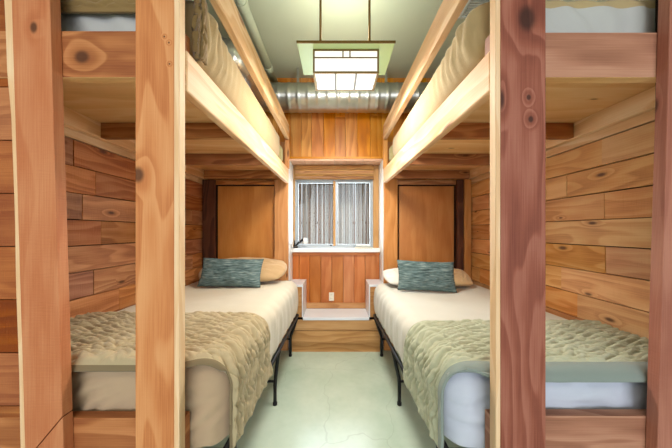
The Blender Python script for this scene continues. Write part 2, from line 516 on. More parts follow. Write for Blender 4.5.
# back wall: boards above the window bay, plain panelling below behind the bunk heads
mb = MB()
mb.box(-1.48, 1.49, 2.845, 2.92, 2.17, CEIL, 'z', 1)
x = -1.48
while x < 1.49:
    w = min(rng.choice((0.11, 0.125, 0.125, 0.14)), 1.49 - x)
    zc = rng.uniform(2.3, 2.8) if rng.random() < 0.35 else None
    segs = [(2.19, zc), (zc, CEIL)] if zc else [(2.19, CEIL)]
    for a, b in segs:
        mb.box(x + 0.001, x + w - 0.001, 2.82 + rng.uniform(0, .002), 2.846, a + .0005, b - .0005, 'z', 0)
    x += w
mb.box(-0.50, 0.50, 2.812, 2.846, 2.168, 2.19, 'x', 0)
mb.box(-1.48, -0.63, 2.845, 2.92, FL, 2.17, 'z', 0)
mb.box(0.63, 1.49, 2.845, 2.92, FL, 2.17, 'z', 0)
struct(mb.build('wall_back', [M['orange'], M['dgap']], bevel=0.0015))

# bay: cheeks, soffit, window wall
mb = MB(); x = -0.50
while x < 0.499:
    w = min(0.16, 0.50 - x)
    mb.box(x + .001, x + w - .001, 2.82, 3.08, 2.147, 2.168, 'y'); x += w
struct(mb.build('trim_1', M['soffit'], bevel=0.0015))
struct(MB().box(-0.63, -0.488, 2.78, 3.16, FL, 2.145, 'z').build('trim_2', M['white'], bevel=0.002))  # wood cheek whitened for the daylight that overexposes it
struct(MB().box(0.488, 0.63, 2.78, 3.16, FL, 2.145, 'z').build('trim_3', M['white'], bevel=0.002))  # daylight white in the colour here too
# panelling below the sill
mb = MB()
mb.box(-0.487, 0.487, 2.985, 3.10, FL, 1.165, 'z', 1)
x = -0.487
for w in (0.075, 0.118, 0.125, 0.122, 0.128, 0.12, 0.124, 0.162):
    w = min(w, 0.487 - x)
    mb.box(x + 0.0015, x + w - 0.0015, 2.962, 2.986, 0.545, 1.135, 'z', 0); x += w
mb.box(-0.487, 0.487, 2.945, 2.986, 1.132, 1.165, 'x', 0)
mb.box(-0.330, 0.330, 2.944, 2.966, 0.540, 0.60, 'x', 2)
struct(mb.build('wall_bay', [M['rust'], M['dgap'], M['bench']], bevel=0.002))
struct(MB().box(-0.487, 0.487, 2.925, 3.06, 1.165, 1.207, 'x').build('trim_4', M['white'], bevel=0.004))
# wood casing left, right and head of the window
mb = MB()
mb.box(-0.487, -0.470, 3.02, 3.10, 1.207, 2.145, 'z')
mb.box(0.425, 0.487, 3.02, 3.10, 1.207, 2.145, 'z')
mb.box(-0.470, 0.425, 3.045, 3.10, 1.99, 2.145, 'x')
struct(mb.build('trim_5', M['windowwood'], bevel=0.002))
win = bpy.data.objects.new('window_1', None); COL.objects.link(win)
win.location = (-0.02, 3.06, 1.207 + DZ); win['_org'] = list(win.location); struct(win)
mb = MB()
x0, x1, z0, z1 = -0.470, 0.425, 1.207, 1.99
mb.box(x0, x0 + 0.018, 3.04, 3.095, z0, z1, 'z').box(x1 - 0.018, x1, 3.04, 3.095, z0, z1, 'z')
mb.box(x0 + .018, x1 - .018, 3.04, 3.095, z0, z0 + 0.022, 'x').box(x0 + .018, x1 - .018, 3.04, 3.095, z1 - 0.018, z1, 'x')
mb.build('window_frame', M['alu'], win, bevel=0.002)
for (a, b, yy, m) in ((x0 + .018, 0.0, 3.072, 'alu'), (0.0, x1 - .018, 3.05, 'alu')):
    mb = MB()
    t = 0.018
    mb.box(a, a + t, yy, yy + 0.02, z0 + .022, z1 - .018, 'z').box(b - t, b, yy, yy + 0.02, z0 + .022, z1 - .018, 'z')
    mb.box(a + t, b - t, yy, yy + 0.02, z0 + .022, z0 + .042, 'x').box(a + t, b - t, yy, yy + 0.02, z1 - .036, z1 - .018, 'x')
    s = mb.build('sash', M[m], win, bevel=0.002)
    MB().box(a + t - .003, b - t + .003, yy + .008, yy + .012, z0 + .04, z1 - .034, 'z').build('pane', M['glass'], s)
tag(MB().box(-0.032, -0.006, 3.035, 3.05, z0 + .022, z1 - .018, 'z').build('meeting_stile', M['windowwood'], win, bevel=0.002), label='tan middle stile of the window')
MB().box(-0.07, -0.045, 3.03, 3.042, z0 + .022, z0 + .034, 'x').build('latch', M['black'], win, bevel=0.002)

# outside
struct(MB().box(-3, 3, 3.2, 6, FL - 0.06, FL, 'x').build('ground', plain('dry_ground', (160, 150, 130), 0.9)))
mb = MB()
for row, x in ((0, -1.3), (1, -1.305)):
  while x < 1.3:
      w = rng.uniform(0.014, 0.028)
      lean = rng.uniform(-0.012, 0.012)
      yy = 3.62 + row * 0.035 + rng.uniform(-0.012, 0.012)
      tn = (rng.random(), rng.random(), rng.random())
      mb.tube([(x, yy, FL), (x + lean * .4, yy, 1.1), (x + lean, yy + rng.uniform(-.008, .008), 2.5)], [w * .52, w * .5, w * .44], 6, 0, True, tn)
      x += w * rng.uniform(0.85, 1.12)
for zz in (0.6, 1.5, 2.3):
    mb.box(-1.3, 1.3, 3.68, 3.70, zz, zz + 0.03, 'x', 1)
tag(mb.build('reed_fence', [M['reed'], M['dgap']]), 'weathered grey reed fence of upright canes outside the window', 'fence')

# rolled woven shade at the head of the window
sh = thing('woven_shade', 'rolled woven wood shade across the top of the window', 'window shade', (-0.02, 3.0, 1.985))
mb = MB()
for k in range(5):
    zz = 2.000 + k * 0.019
    mb.box(-0.462, 0.424, 2.985 + 0.002 * (k % 2), 3.018, zz, zz + 0.0175, 'x', 0)
mb.build('slat_stack', M['shade'], sh, bevel=0.003)
MB().box(-0.465, 0.427, 2.975, 3.019, 2.097, 2.14, 'x').build('headrail', M['shade'], sh, bevel=0.003)
MB().tube([(-0.464, 2.990, 1.990), (0.426, 2.990, 1.990)], 0.0085, 10).build('bottom_bar', M['shade'], sh)

# ------------------------------------------------------------------ bunks
def bunk(s, P):
    """s=-1 left, +1 right"""
    def X(a, b):
        a, b = s * a, s * b
        return (min(a, b), max(a, b))
    root = thing('bunk_bed', P['label'], 'bunk bed', (s * 0.93, 1.8, FL), 'built-in bunks either side of the aisle')
    W = P['wall'] - 0.004
    # inner front post (pale edge towards the aisle)
    xa, xb = X(*P['post'])
    ins = '+x' if s < 0 else '-x'
    mb = MB()
    strip = P['strip']
    if s < 0:
        mb.box(xa, xb - strip, 0.872, 0.908, FL, 2.98, 'z', 0, tone=(.5, .5, .5), uvo=(0, 0))
        mb.box(xb - strip, xb, 0.872, 0.908, FL, 2.98, 'z', 1)
    else:
        mb.box(xa + strip, xb, 0.872, 0.908, FL, 2.98, 'z', 0, tone=(.5, .5, .5), uvo=(0, 0))
        mb.box(xa, xa + strip, 0.872, 0.908, FL, 2.98, 'z', 1)
    mb.build('post', [P['m_post'], M['sap']], root, bevel=0.003)
    # outer front post leans a little, top outward
    o0, o1 = P['outer']          # inner / outer edge at z=0.686
    lean = P['lean']             # outward shift per metre of height
    def wz(x, z): return s * (x + lean * (z - 0.686))
    zt = 2.98
    if s < 0:
        sw = 0.026
        mb = MB()
        # the foot of this post is scarfed on: a slanting joint
        zj0, zj1 = 0.79, 0.645
        mb.prism([(wz(o0, zj0), zj0), (wz(o0, zt), zt), (wz(o1 - sw, zt), zt), (wz(o1 - sw, zj1), zj1)], 0.872, 0.908, 'z', 0, (.5, .5, .5), (0, 0.11 - 0.872))
        pts = [(wz(o1 - sw, zt), zt)]
        edge = []
        k = 0
        zz = zt
        while zz > FL:
            edge.append((wz(o1, zz) + 0.006 * nz(zz * 2.3, 3.1) + (0.012 * smooth(1.75, 1.95, zz)) * -1 + 0.012, zz)); zz -= 0.05
        edge.append((wz(o1, FL), FL))
        mb.prism([(wz(o1 - sw, zt), zt)] + edge + [(wz(o1 - sw, FL), FL)], 0.873, 0.908, 'z', 1, (.5, .5, .5))
        mb.build('post', [P['m_outer'], M['sap']], root, bevel=0.002)
        mb = MB()
        mb.prism([(wz(o0, zj0 - .004), zj0 - .004), (wz(o1 - sw, zj1 - .004), zj1 - .004), (wz(o1 - sw, FL), FL), (wz(o0, FL), FL)], 0.873, 0.908, 'z', 0, (.4, .5, .5))
        mb.build('post_foot', P['m_outer'], root, bevel=0.002)
    else:
        mb = MB()
        mb.prism([(wz(o0, FL), FL), (wz(o0, zt), zt), (wz(o1, zt), zt), (wz(o1, FL), FL)], 0.872, 0.908, 'z', 0, (.5, .5, .5))
        mb.build('post', P['m_outer'], root, bevel=0.003)
    # foot boards behind the posts
    for (z0, z1) in (P['fb_up'], P['fb_low']):
        xa, xb = X(P['post'][0] + 0.005, W)
        MB().box(xa, xb, 0.909, 0.947, z0, z1, 'x', 0, facemat={'-z': 1}, tone=(.5, .5, .5), uvo=(0, 0)).build('footboard', [P['m_foot'], M['ply']], root, bevel=0.003)  # underside coloured paler for the amber light on it
    # rails along the aisle
    r0, r1 = P['rail']           # inner face at Y=.872 / 2.65
    def rw(p):
        f = (p[1] - 0.872) / 1.778
        return (p[0] + s * (r1 - r0) * f, p[1], p[2])
    xa, xb = X(r0, r0 + 0.037)
    MB().box(xa, xb, 0.909, 2.655, 1.880, 2.022, 'y', 0, rw).build('side_rail', M['pine'], root, bevel=0.006)
    g0, g1 = P['guard']
    def gw(p):
        f = (p[1] - 0.872) / 1.778
        return (p[0] + s * (g1 - g0) * f, p[1], p[2])
    xa, xb = X(g0, g0 + 0.036)
    MB().box(xa, xb, 0.909, 2.62, 2.305, 2.447, 'y', 0, gw).build('guard_rail', M['pine'], root, bevel=0.004)
    # head end: studs, panel, dark post
    mb = MB(); xa, xb = X(0.49, 0.628)
    mb.box(xa, xb, 2.702, 2.742, FL, 2.31, 'z').build('head_post', M['stud'], root, bevel=0.003)
    xa, xb = X(g1 + 0.003, g1 + 0.045)
    MB().box(xa, xb, 2.622, 2.660, 2.0225, 2.43, 'z').build('guard_post', M['stud'], root, bevel=0.003)
    xa, xb = X(*P['dark'])
    MB().box(xa, xb, 2.70, 2.742, FL, 1.925, 'z').build('corner_post', M['darkpost'], root, bevel=0.003)
    if P.get('pale'):
        xa, xb = X(*P['pale'])
        MB().box(xa, xb, 2.69, 2.742, FL, 1.925, 'z').build('corner_post', M['stud'], root, bevel=0.003)
    xa, xb = X(P['panel'][0], P['panel'][1])
    MB().box(xa, xb, 2.752, 2.772, FL, 1.866, 'z').build('head_panel', M['panel'], root, bevel=0.003)
    xa, xb = X(0.632, W)
    MB().box(xa, xb, 2.774, 2.80, FL, 1.926, 'x').build('head_backing', M['dgap'], root)
    xa, xb = X(0.632, P['dark'][0] - .002)
    MB().box(xa, xb, 2.72, 2.750, 1.878, 1.925, 'x').build('head_trim', M['joist'], root, bevel=0.003)
    # ledgers, joists, deck
    xa, xb = X(P['wall'] - 0.042, P['wall'] - 0.004)
    MB().box(xa, xb, 0.955, 2.74, 1.925, 2.012, 'y').build('ledger', M['pine'], root, bevel=0.003)
    for (ya, mat) in ((1.495, 'joist'), (2.096, 'joist'), (2.662, 'joist')):
        xa, xb = X(r0 + 0.040, P['wall'] - 0.043)
        MB().box(xa, xb, ya, ya + 0.037, 1.927, 2.012, 'x').build('joist', M[mat], root, bevel=0.003)
    mb = MB()
    for (ya, yb) in ((0.95, 1.51), (1.512, 2.114), (2.116, 2.74)):
        xa, xb = X(r0 + 0.040, W)
        mb.box(xa, xb, ya, yb, 2.0125, 2.0295, 'x')
    mb.build('deck', M['ply'], root, bevel=0.001)
    return root

PLEFT = dict(label='left-hand built-in timber bunk with orange-brown front posts', wall=-XL, post=(0.516, 0.661), strip=0.018, outer=(0.898, 1.050), lean=0.030,
             m_post=M['post_left'], m_outer=M['post_outer'], m_foot=M['foot_left'], fb_up=(1.927, 2.087), fb_low=(0.60, 0.758),
             rail=(0.513, 0.474), guard=(0.463, 0.463), dark=(1.238, 1.362), panel=(0.645, 1.228))
PRIGHT = dict(label='right-hand built-in timber bunk with purplish-red front posts', wall=XR, post=(0.526, 0.691), strip=0.016, outer=(1.059, 1.20), lean=0.029,
              m_post=M['post_right'], m_outer=M['post_right_outer'], m_foot=M['foot_right'], fb_up=(1.927, 2.082), fb_low=(0.60, 0.765),
              rail=(0.529, 0.474), guard=(0.488, 0.467), dark=(1.236, 1.302), pale=(1.306, 1.376), panel=(0.655, 1.226))
bunk(-1, PLEFT)
bunk(1, PRIGHT)

# ------------------------------------------------------------------ lower beds
def bed_frame(s, label):
    root = thing('metal_bed', label, 'bed', (s * 0.88, 1.8, FL), 'black metal beds')
    zi = 0.5745
    xi, xo = 0.385, 1.34
    def edge(y): return 0.416 - 0.04 * (y - 1.0) / 1.6
    MB().tube([(s * edge(0.99), 0.99, zi), (s * edge(2.6), 2.60, zi)], 0.013, 8).build('side_bar', M['black'], root)
    MB().tube([(s * xo, 0.99, zi), (s * xo, 2.60, zi)], 0.013, 8).build('side_bar', M['black'], root)
    for y in (0.99, 1.86, 2.60):
        MB().tube([(s * edge(y), y, zi), (s * xo, y, zi)], 0.012, 8).build('cross_bar', M['black'], root)
    for y in (1.10, 1.86, 2.585):
        yl = y
        xb = 0.445 if s > 0 else 0.428
        if y > 2.5: xb = 0.445
        zk = 0.365
        MB().tube([(s * edge(yl), yl, zi), (s * (edge(yl) + .012), yl, zi - 0.05), (s * (xb - .004), yl, zk + 0.01), (s * xb, yl, zk - .04), (s * xb, yl, FL + 0.012)], 0.0125, 8).build('leg', M['black'], root)
        MB().tube([(s * (xb + 0), yl, FL), (s * xb, yl, FL + 0.02)], 0.016, 8).build('leg_cap', M['black'], root)
        MB().tube([(s * xb, yl, zk - .02), (s * 1.29, yl, zk - .02)], 0.009, 8).build('leg_brace', M['black'], root)
        MB().tube([(s * xo, yl, zi), (s * 1.29, yl, zk), (s * 1.29, yl, FL)], 0.0125, 8).build('leg', M['black'], root)
    return root
bed_frame(-1, 'black metal bed on slim legs carrying the left lower mattress')
bed_frame(1, 'black metal bed on slim legs carrying the right lower mattress')

def lower_mattress(s, ztop, mat, matfoot, label):
    W = (-XL if s < 0 else XR) - 0.012
    lo = (min(s * 0.425, s * W), 0.960, 0.590); hi = (max(s * 0.425, s * W), 2.625, ztop)
    def disp(q, n):
        q = q.copy()
        y, z = q.y, q.z
        f = (y - 1.0) / 1.6
        inner = s * q.x
        k = smooth(0.75, 0.43, inner)
        q.x -= s * k * (0.012 + 0.04 * f)
        # aisle side: sheet hangs in soft slanting folds
        side = max(0.0, -n.x * s)
        w = math.sin(y * 46 + z * 14 + 3 * nz(y * 3, z * 4)) * 0.5 + nz(y * 20, z * 5) * 0.8
        q.x -= s * side * 0.006 * w
        q.x -= s * side * 0.010 * math.sin((z - 0.6) / (ztop - 0.6) * PI)
        # foot end: drag lines
        foot = max(0.0, -n.y)
        d = 1.6 * (abs(math.sin(0.5 * (z * 105 + inner * 55 * (1 if s < 0 else -0.35)) + 4 * nz(inner * 4, z * 6))) - 0.5)
        q.y -= foot * (0.014 * d * (0.45 + nz(inner * 5, z * 5, 2)) + 0.006 * nz(inner * 16, z * 16 + inner * 9))
        top = max(0.0, n.z)
        q.z += top * (0.006 * nz(q.x * 4, y * 4) + 0.003 * nz(q.x * 11, y * 9))
        return q
    mb = MB().rbox(lo, hi, 0.085, 0.014, disp, rb=0.03)
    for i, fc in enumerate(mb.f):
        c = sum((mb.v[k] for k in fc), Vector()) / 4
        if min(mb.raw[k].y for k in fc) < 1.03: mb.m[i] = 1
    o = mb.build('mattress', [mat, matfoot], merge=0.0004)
    return tag(o, label, 'mattress', 'mattresses')
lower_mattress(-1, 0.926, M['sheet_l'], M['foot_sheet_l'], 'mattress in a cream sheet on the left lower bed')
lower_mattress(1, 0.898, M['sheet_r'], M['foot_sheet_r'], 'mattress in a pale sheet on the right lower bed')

def quilt(s, ztop, yfoot, yend, drop, mat, hem, label, zhang, xin=0.394, R=0.10, amp=1.0, name='quilt', cat='quilt', group='quilts on the lower beds', taper=0.04, res=(320, 170)):
    """bedspread folded over the aisle side; hem rolls over the foot"""
    W = (-XL if s < 0 else XR) - 0.03
    flat = W - (xin + R)
    arc = R * PI / 2
    hang = ztop - R - zhang
    Ls = flat + arc + hang
    r2 = 0.024
    Lt = drop + r2 * PI / 2 + (yend - yfoot - r2)
    th = 0.011
    hw = 0.012 if s < 0 else 0.045
    def base(a, b):
        sx = a * Ls
        if sx < flat: x, dz, k = W - sx, 0.0, 0.0
        elif sx < flat + arc:
            an = (sx - flat) / R
            x, dz, k = xin + R - R * math.sin(an), R * (1 - math.cos(an)), an / (PI / 2)
        else:
            x, dz, k = xin, R + sx - flat - arc, 1.0
        t = b * Lt
        if t < drop: y, d2 = yfoot - (drop - t) * min(1.0, 0.006 / drop) * smooth(flat - 0.14, flat + arc * 0.7, sx), r2 + drop - t
        elif t < drop + r2 * PI / 2:
            an = (t - drop) / r2
            y, d2 = yfoot + r2 - r2 * math.cos(an), r2 * (1 - math.sin(an))
        else: y, d2 = yfoot + r2 + t - drop - r2 * PI / 2, 0.0
        fade = 1 - smooth(flat - 0.14, flat + arc * 0.7, sx)
        z = ztop - dz - d2 * fade
        # on the hanging side the hem swings back level with the mattress end
        y = y + (1 - fade) * 0.02 * smooth(0.3, 0.0, b)
        x -= taper * smooth(0.75, 0.43, x) * (y - 1.0) / 1.6
        return Vector((s * x, y, z)), sx, t
    def fn(a, b):
        p, sx, t = base(a, b)
        e = 1e-3
        pu, _, _ = base(min(1, a + e), b); pd, _, _ = base(max(0, a - e), b)
        qu, _, _ = base(a, min(1, b + e)); qd, _, _ = base(a, max(0, b - e))
        n = (pu - pd).cross(qu - qd)
        n = n.normalized() * (-s) if n.length > 1e-12 else Vector((0, 0, 1))
        tri = abs(((sx / 0.12) % 1.0) - 0.5) * 2
        h = 0.0105 * abs(math.sin(PI * (t / 0.029 + 0.9 * tri + 0.9 * nz(sx * 7, t * 6, 5)))) ** 0.7
        h += 0.0075 * abs(math.sin(PI * ((t + 0.55 * sx) / 0.043 + 0.7 * nz(sx * 9, t * 9, 2)))) ** 0.7
        h += 0.007 * nz(sx * 7, t * 9, 1.7) + 0.003 * nz(sx * 26, t * 18, 4) + 0.003 * nz(sx * 60, t * 50, 7)
        if sx > flat:   # gathered, rumpled ridges down the aisle side
            h += smooth(flat - .12, flat + .12, sx) * 0.008 * math.sin(t * 62 + 11 * sx + 3 * nz(sx * 5, t * 5))
        k = min(smooth(hw, hw + 0.012, t), smooth(0.0, 0.02, Lt - t), smooth(0.0, 0.02, Ls - sx))
        h = h * k + (1 - k) * (0.008 + 0.002 * nz(sx * 20, t * 20))
        return p + n * (h * amp + th)
    mb = MB().grid(fn, res[0], res[1], matfn=lambda a, b: 1 if b * Lt < hw else 0)
    o = mb.build(name, [mat, hem])
    sm = o.modifiers.new('cloth', 'SOLIDIFY'); sm.thickness = 0.010; sm.offset = -1
    return tag(o, label, cat, group)
quilt(-1, 0.934, 0.940, 1.46, 0.000, M['quilt_l'], M['hem_l'], 'khaki stitched quilt folded across the foot of the left lower bed', 0.60)
quilt(1, 0.906, 0.936, 1.41, 0.006, M['quilt_r'], M['hem'], 'sage-green stitched quilt with grey hem on the right lower bed', 0.60)

# ------------------------------------------------------------------ pillows
def pillow(name, w, h, t, loc, rot, mat, label, cat, group, puff=2.4, rib=0.0, seed=0, rnd=0.0):
    mb = MB()
    R = Euler(rot, 'XYZ').to_matrix()
    L = Vector(loc)
    def mk(sign):
        def fn(a, b):
            u, v = a * 2 - 1, b * 2 - 1
            pin = 0.055 if rnd == 0 else 0.0
            x = w / 2 * u * (1 - pin * (1 - v * v)) * math.sqrt(1 - rnd * v * v / 2)
            z = h / 2 * v * (1 - pin * (1 - u * u)) * math.sqrt(1 - rnd * u * u / 2)
            k = max(0.0, (1 - abs(u) ** puff) * (1 - abs(v) ** puff)) ** 0.5
            y = sign * (t / 2) * k
            e = min(1 - abs(u), 1 - abs(v))
            y += sign * k * (0.014 * nz(u * 3 + seed, v * 3, sign) + 0.009 * nz(u * 9 + seed, v * 8) )
            y += sign * rib * math.sin(u * w * 160) * min(1, e * 8)
            y += 0.006 * nz(u * 4, v * 4, 9 + seed) * smooth(0.3, 0, e)
            return R @ Vector((x, y, z)) + L
        return fn
    mb.grid(mk(1), 48, 36); mb.grid(mk(-1), 48, 36)
    return mb, lambda parent=None: tag(mb.build(name, mat, parent, merge=0.0006), label, cat, group)

def edge_pillow(*a, piping=None, **k):
    mb, f = pillow(*a, **k)
    return f()

# left bed
edge_pillow('bed_pillow', 0.80, 0.38, 0.15, (-0.86, 2.48, 1.038), (math.radians(-68), 0, 0), M['tan'],
            'tan pillow lying behind the teal cushion on the left bed', 'pillow', 'bed pillows', seed=2, rnd=0.55)
edge_pillow('throw_cushion', 0.52, 0.25, 0.10, (-0.885, 2.24, 1.050), (math.radians(-24), math.radians(1.5), math.radians(2)), M['teal'],
            'teal rectangular cushion leaning on the pillow of the left bed', 'cushion', 'teal cushions', seed=5)
# right bed
edge_pillow('bed_pillow', 0.52, 0.36, 0.10, (0.70, 2.46, 0.978), (math.radians(-78), 0, 0), M['whitepil'],
            'white pillow lying beneath the right bed cushion', 'pillow', 'bed pillows', seed=8, rnd=0.45)
edge_pillow('bed_pillow', 0.25, 0.32, 0.09, (1.105, 2.46, 0.974), (math.radians(-74), 0, math.radians(-6)), M['tan'],
            'tan pillow beside the white one near the right wall', 'pillow', 'bed pillows', seed=12, rnd=0.45)
edge_pillow('throw_cushion', 0.475, 0.255, 0.10, (0.745, 2.19, 1.030), (math.radians(-22), math.radians(2.0), math.radians(-4)), M['teal'],
            'teal rectangular cushion leaning on the pillows of the right bed', 'cushion', 'teal cushions', seed=15)

# ------------------------------------------------------------------ upper beds
def upper_mattress(s, mat, foot, label):
    W = (-XL if s < 0 else XR) - 0.05
    x_in = 0.535 if s > 0 else 0.532
    lo = (min(s * x_in, s * W), 0.985 if s < 0 else 0.957, 2.031); hi = (max(s * x_in, s * W), 2.44, 2.285 if s < 0 else 2.258)
    def disp(q, n):
        q = q.copy()
        y, z = q.y, q.z
        inner = s * q.x
        side = max(0.0, -n.x * s)
        zz = (z - 2.03) / 0.21
        up = smooth(0.0, 0.5, zz)
        q.x -= s * side * 0.022 * up
        fr = smooth(1.55, 0.98, y)
        ph = y * 95 + zz * (1.6 if s < 0 else 2.2) + 3.5 * nz(y * 4, zz * 1.2)
        w = abs(math.sin(ph * 0.5)) ** 0.7
        q.x -= s * side * up * (0.003 * nz(y * 9, zz * 2, 8) + 0.030 * fr * w * (0.5 + 0.9 * abs(nz(y * 6, zz, 3))))
        foot_ = max(0.0, -n.y)
        q.y -= foot_ * 0.006 * math.sin(inner * 55 + zz * 7 * (1 if s > 0 else -1) + 3 * nz(inner * 5, zz * 2)) * up
        q.z += max(0.0, n.z) * (0.012 * nz(q.x * 3, y * 3) + 0.01 * smooth(1.2, 2.4, y))
        return q
    mb = MB().rbox(lo, hi, 0.05, 0.016, disp)
    for i, fc in enumerate(mb.f):
        c = sum((mb.v[k] for k in fc), Vector()) / 4
        if max(mb.raw[k].y for k in fc) < lo[1] + 1e-3: mb.m[i] = 1
    o = mb.build('mattress', [mat, foot], merge=0.0004)
    return tag(o, label, 'mattress', 'mattresses')
upper_mattress(-1, M['upper_l'], M['greysheet'], 'khaki-sheeted mattress up on the left top bunk')
upper_mattress(1, M['upper_r'], M['greysheet'], 'khaki-sheeted mattress up on the right top bunk')

def bolster(s, label):
    mb = MB()
    lo = (min(s * 0.512, s * 1.25), 2.462, 2.033); hi = (max(s * 0.512, s * 1.25), 2.61, 2.235)
    def disp(q, n):
        q = q.copy()
        side = max(0.0, -n.x * s)
        q -= Vector((s * side * 0.004 * math.sin(q.y * 300), 0, 0))
        q.z += max(0, n.z) * 0.004 * nz(q.x * 6, q.y * 6)
        q.y += 0.004 * n.y * math.sin(q.x * 140)
        return q
    mb.rbox(lo, hi, 0.07, 0.008, disp)
    return tag(mb.build('bolster', M['bolster'], merge=0.0004), label, 'bolster', 'bolsters on the top bunks')
bolster(-1, 'ribbed khaki bolster at the head of the left top bunk')
bolster(1, 'ribbed khaki bolster at the head of the right top bunk')

# olive cover hanging over the foot of the left top bunk
quilt(-1, 2.300, 0.970, 1.01, 0.085, M['olive'], M['olive'], 'olive cover folded over the foot of the left top bunk', 2.03, xin=0.505, R=0.05, amp=0.5, name='bed_cover', cat='bed cover', group=None, taper=0.0, res=(200, 60))

# ------------------------------------------------------------------ bench under the window
bn = thing('window_bench', 'timber step bench with daylight-whitened top and two side boxes under the window', 'bench', (0, 2.8, FL))
MB().box(-0.33, 0.33, 2.632, 2.942, 0.512, 0.540, 'x').build('bench_top', M['daylit_wood'], bn, bevel=0.003)  # its white is window glare on the wood
MB().box(-0.445, 0.445, 2.638, 2.668, 0.409, 0.511, 'x').build('front_board', M['bench'], bn, bevel=0.003)
MB().box(-0.445, 0.445, 2.638, 2.668, 0.286, 0.403, 'x').build('front_board', M['bench'], bn, bevel=0.003)
MB().box(-0.445, 0.445, 2.675, 2.70, FL, 0.272, 'x').build('toe_board', M['bench'], bn, bevel=0.002)
for s in (-1, 1):
    xa, xb = sorted((s * 0.340, s * 0.484))
    bx = MB().box(xa, xb, 2.640, 2.942, 0.541, 0.842, 'x', tone=(.4, .5, .5)).build('side_box', M['bench'], bn, bevel=0.003)
    xa, xb = sorted((s * 0.328, s * 0.484))
    MB().box(xa, xb, 2.634, 2.942, 0.843, 0.865, 'y').build('box_lid', M['daylit_wood'], bx, bevel=0.003)
    xa, xb = sorted((s * 0.328, s * 0.339))
    MB().box(xa, xb, 2.634, 2.942, 0.541, 0.842, 'z').build('box_cheek', M['daylit_wood'], bx, bevel=0.002)  # thin slab whitened for the window light on the box side

# outlet
ol = thing('wall_outlet', 'cream duplex power outlet low on the wood panelling', 'outlet', (-0.05, 2.96, 0.61))
MB().box(-0.078, -0.022, 2.954, 2.961, 0.620, 0.715, 'z').build('cover_plate', M['cream'], ol, bevel=0.003)
for zc in (0.648, 0.687):
    k = MB().box(-0.064, -0.036, 2.951, 2.955, zc - 0.013, zc + 0.013, 'z').build('socket', M['cream'], ol, bevel=0.003)
    MB().box(-0.058, -0.055, 2.9503, 2.9515, zc - 0.004, zc + 0.006, 'z').box(-0.046, -0.043, 2.9503, 2.9515, zc - 0.004, zc + 0.006, 'z').build('slot', M['slot'], k)

# sill items
lp = thing('clip_lamp', 'small dark lamp with slanted arm at the left end of the window sill', 'lamp', (-0.44, 2.97, 1.207))
MB().rbox((-0.475, 2.945, 1.207), (-0.425, 2.995, 1.235), 0.010, 0.02).build('base', M['slot'], lp, merge=0.0004)
MB().tube([(-0.462, 2.955, 1.233), (-0.463, 2.955, 1.285), (-0.458, 2.955, 1.292)], 0.008, 8).build('stem', M['slot'], lp)
MB().tube([(-0.447, 2.965, 1.232), (-0.425, 2.965, 1.262), (-0.372, 2.962, 1.302), (-0.345, 2.962, 1.315)], [0.011, 0.012, 0.013, 0.012], 10).build('arm', M['black'], lp)
tag(MB().rbox((-0.365, 2.940, 1.255), (-0.322, 2.975, 1.322), 0.012, 0.02).build('lamp_head', M['white'], lp, merge=0.0004), label='pale rectangular lamp head')

def book(x0, x1, y0, y1, z0, z1, mat, label):
    b = thing('book', label, 'book', ((x0 + x1) / 2, (y0 + y1) / 2, z0), 'books lying on the window sill')
    MB().box(x0 + .004, x1 - .004, y0 + .004, y1 - .001, z0 + .003, z1 - .003, 'x').build('pages', M['cream'], b)
    MB().box(x0, x1, y0, y1, z0, z0 + .003, 'x').box(x0, x1, y0, y1, z1 - .003, z1, 'x').box(x0, x1, y1 - .001, y1 + .002, z0, z1, 'x').build('cover', mat, b, bevel=0.001)
book(0.205, 0.405, 2.935, 3.03, 1.207, 1.226, plain('grey_green_cover', (120, 134, 130), 0.5), 'grey-green flat book at the right of the sill, underneath')
book(0.225, 0.385, 2.945, 3.03, 1.2262, 1.243, plain('pale_grey_cover', (186, 194, 196), 0.5), 'pale grey book lying on top of the grey-green one')

# ------------------------------------------------------------------ pendant lamp
pd = thing('pendant_lamp', 'rectangular bronze-framed glass box lamp hanging above the aisle', 'lamp', (0.03, 1.75, 2.386))
cx = 0.062
def gx(px, Y): return (px - 336) / 265 * Y
MB().box(gx(297, 1.6), gx(395, 1.6), 1.60, 1.93, 2.535, 2.543, 'x').build('glass_canopy', M['lampplate'], pd, bevel=0.002)
MB().box(gx(296.5, 1.6), gx(395.5, 1.6), 1.594, 1.600, 2.532, 2.546, 'x').build('canopy_edge', M['bronze'], pd)
bx0, bx1, by0, by1, bz0, bz1 = gx(313, 1.653), gx(379, 1.653), 1.653, 1.865, 2.386, 2.535
for px in (320.5, 369.5):
    xx = gx(px, 1.62)
    MB().tube([(xx, 1.62, 2.543), (xx, 1.62, CEIL)], 0.0075, 10).build('rod', M['bronze'], pd)
t = 0.011
mb = MB()
for xx in (bx0, bx1 - t):
    for yy in (by0, by1 - t):
        mb.box(xx, xx + t, yy, yy + t, bz0, bz1, 'z')
for zz in (bz0, bz1 - t):
    for yy in (by0, by1 - t):
        mb.box(bx0 + t, bx1 - t, yy, yy + t, zz, zz + t, 'x')
    for xx in (bx0, bx1 - t):
        mb.box(xx, xx + t, by0 + t, by1 - t, zz, zz + t, 'y')
zm = bz1 - 0.056
for yy in (by0, by1 - t):
    mb.box(bx0 + t, bx1 - t, yy + .001, yy + t - .001, zm, zm + 0.008, 'x')
    for px in (343, 350):
        x_ = gx(px, 1.653)
        mb.box(x_ - .004, x_ + .004, yy + .001, yy + t - .001, zm + .008, bz1 - t, 'z')
mb.build('lamp_frame', M['bronze'], pd, bevel=0.0008)
mb = MB()
mb.box(bx0 + .003, bx1 - .003, by0 + .003, by0 + .005, bz0 + .004, bz1 - .004, 'x')
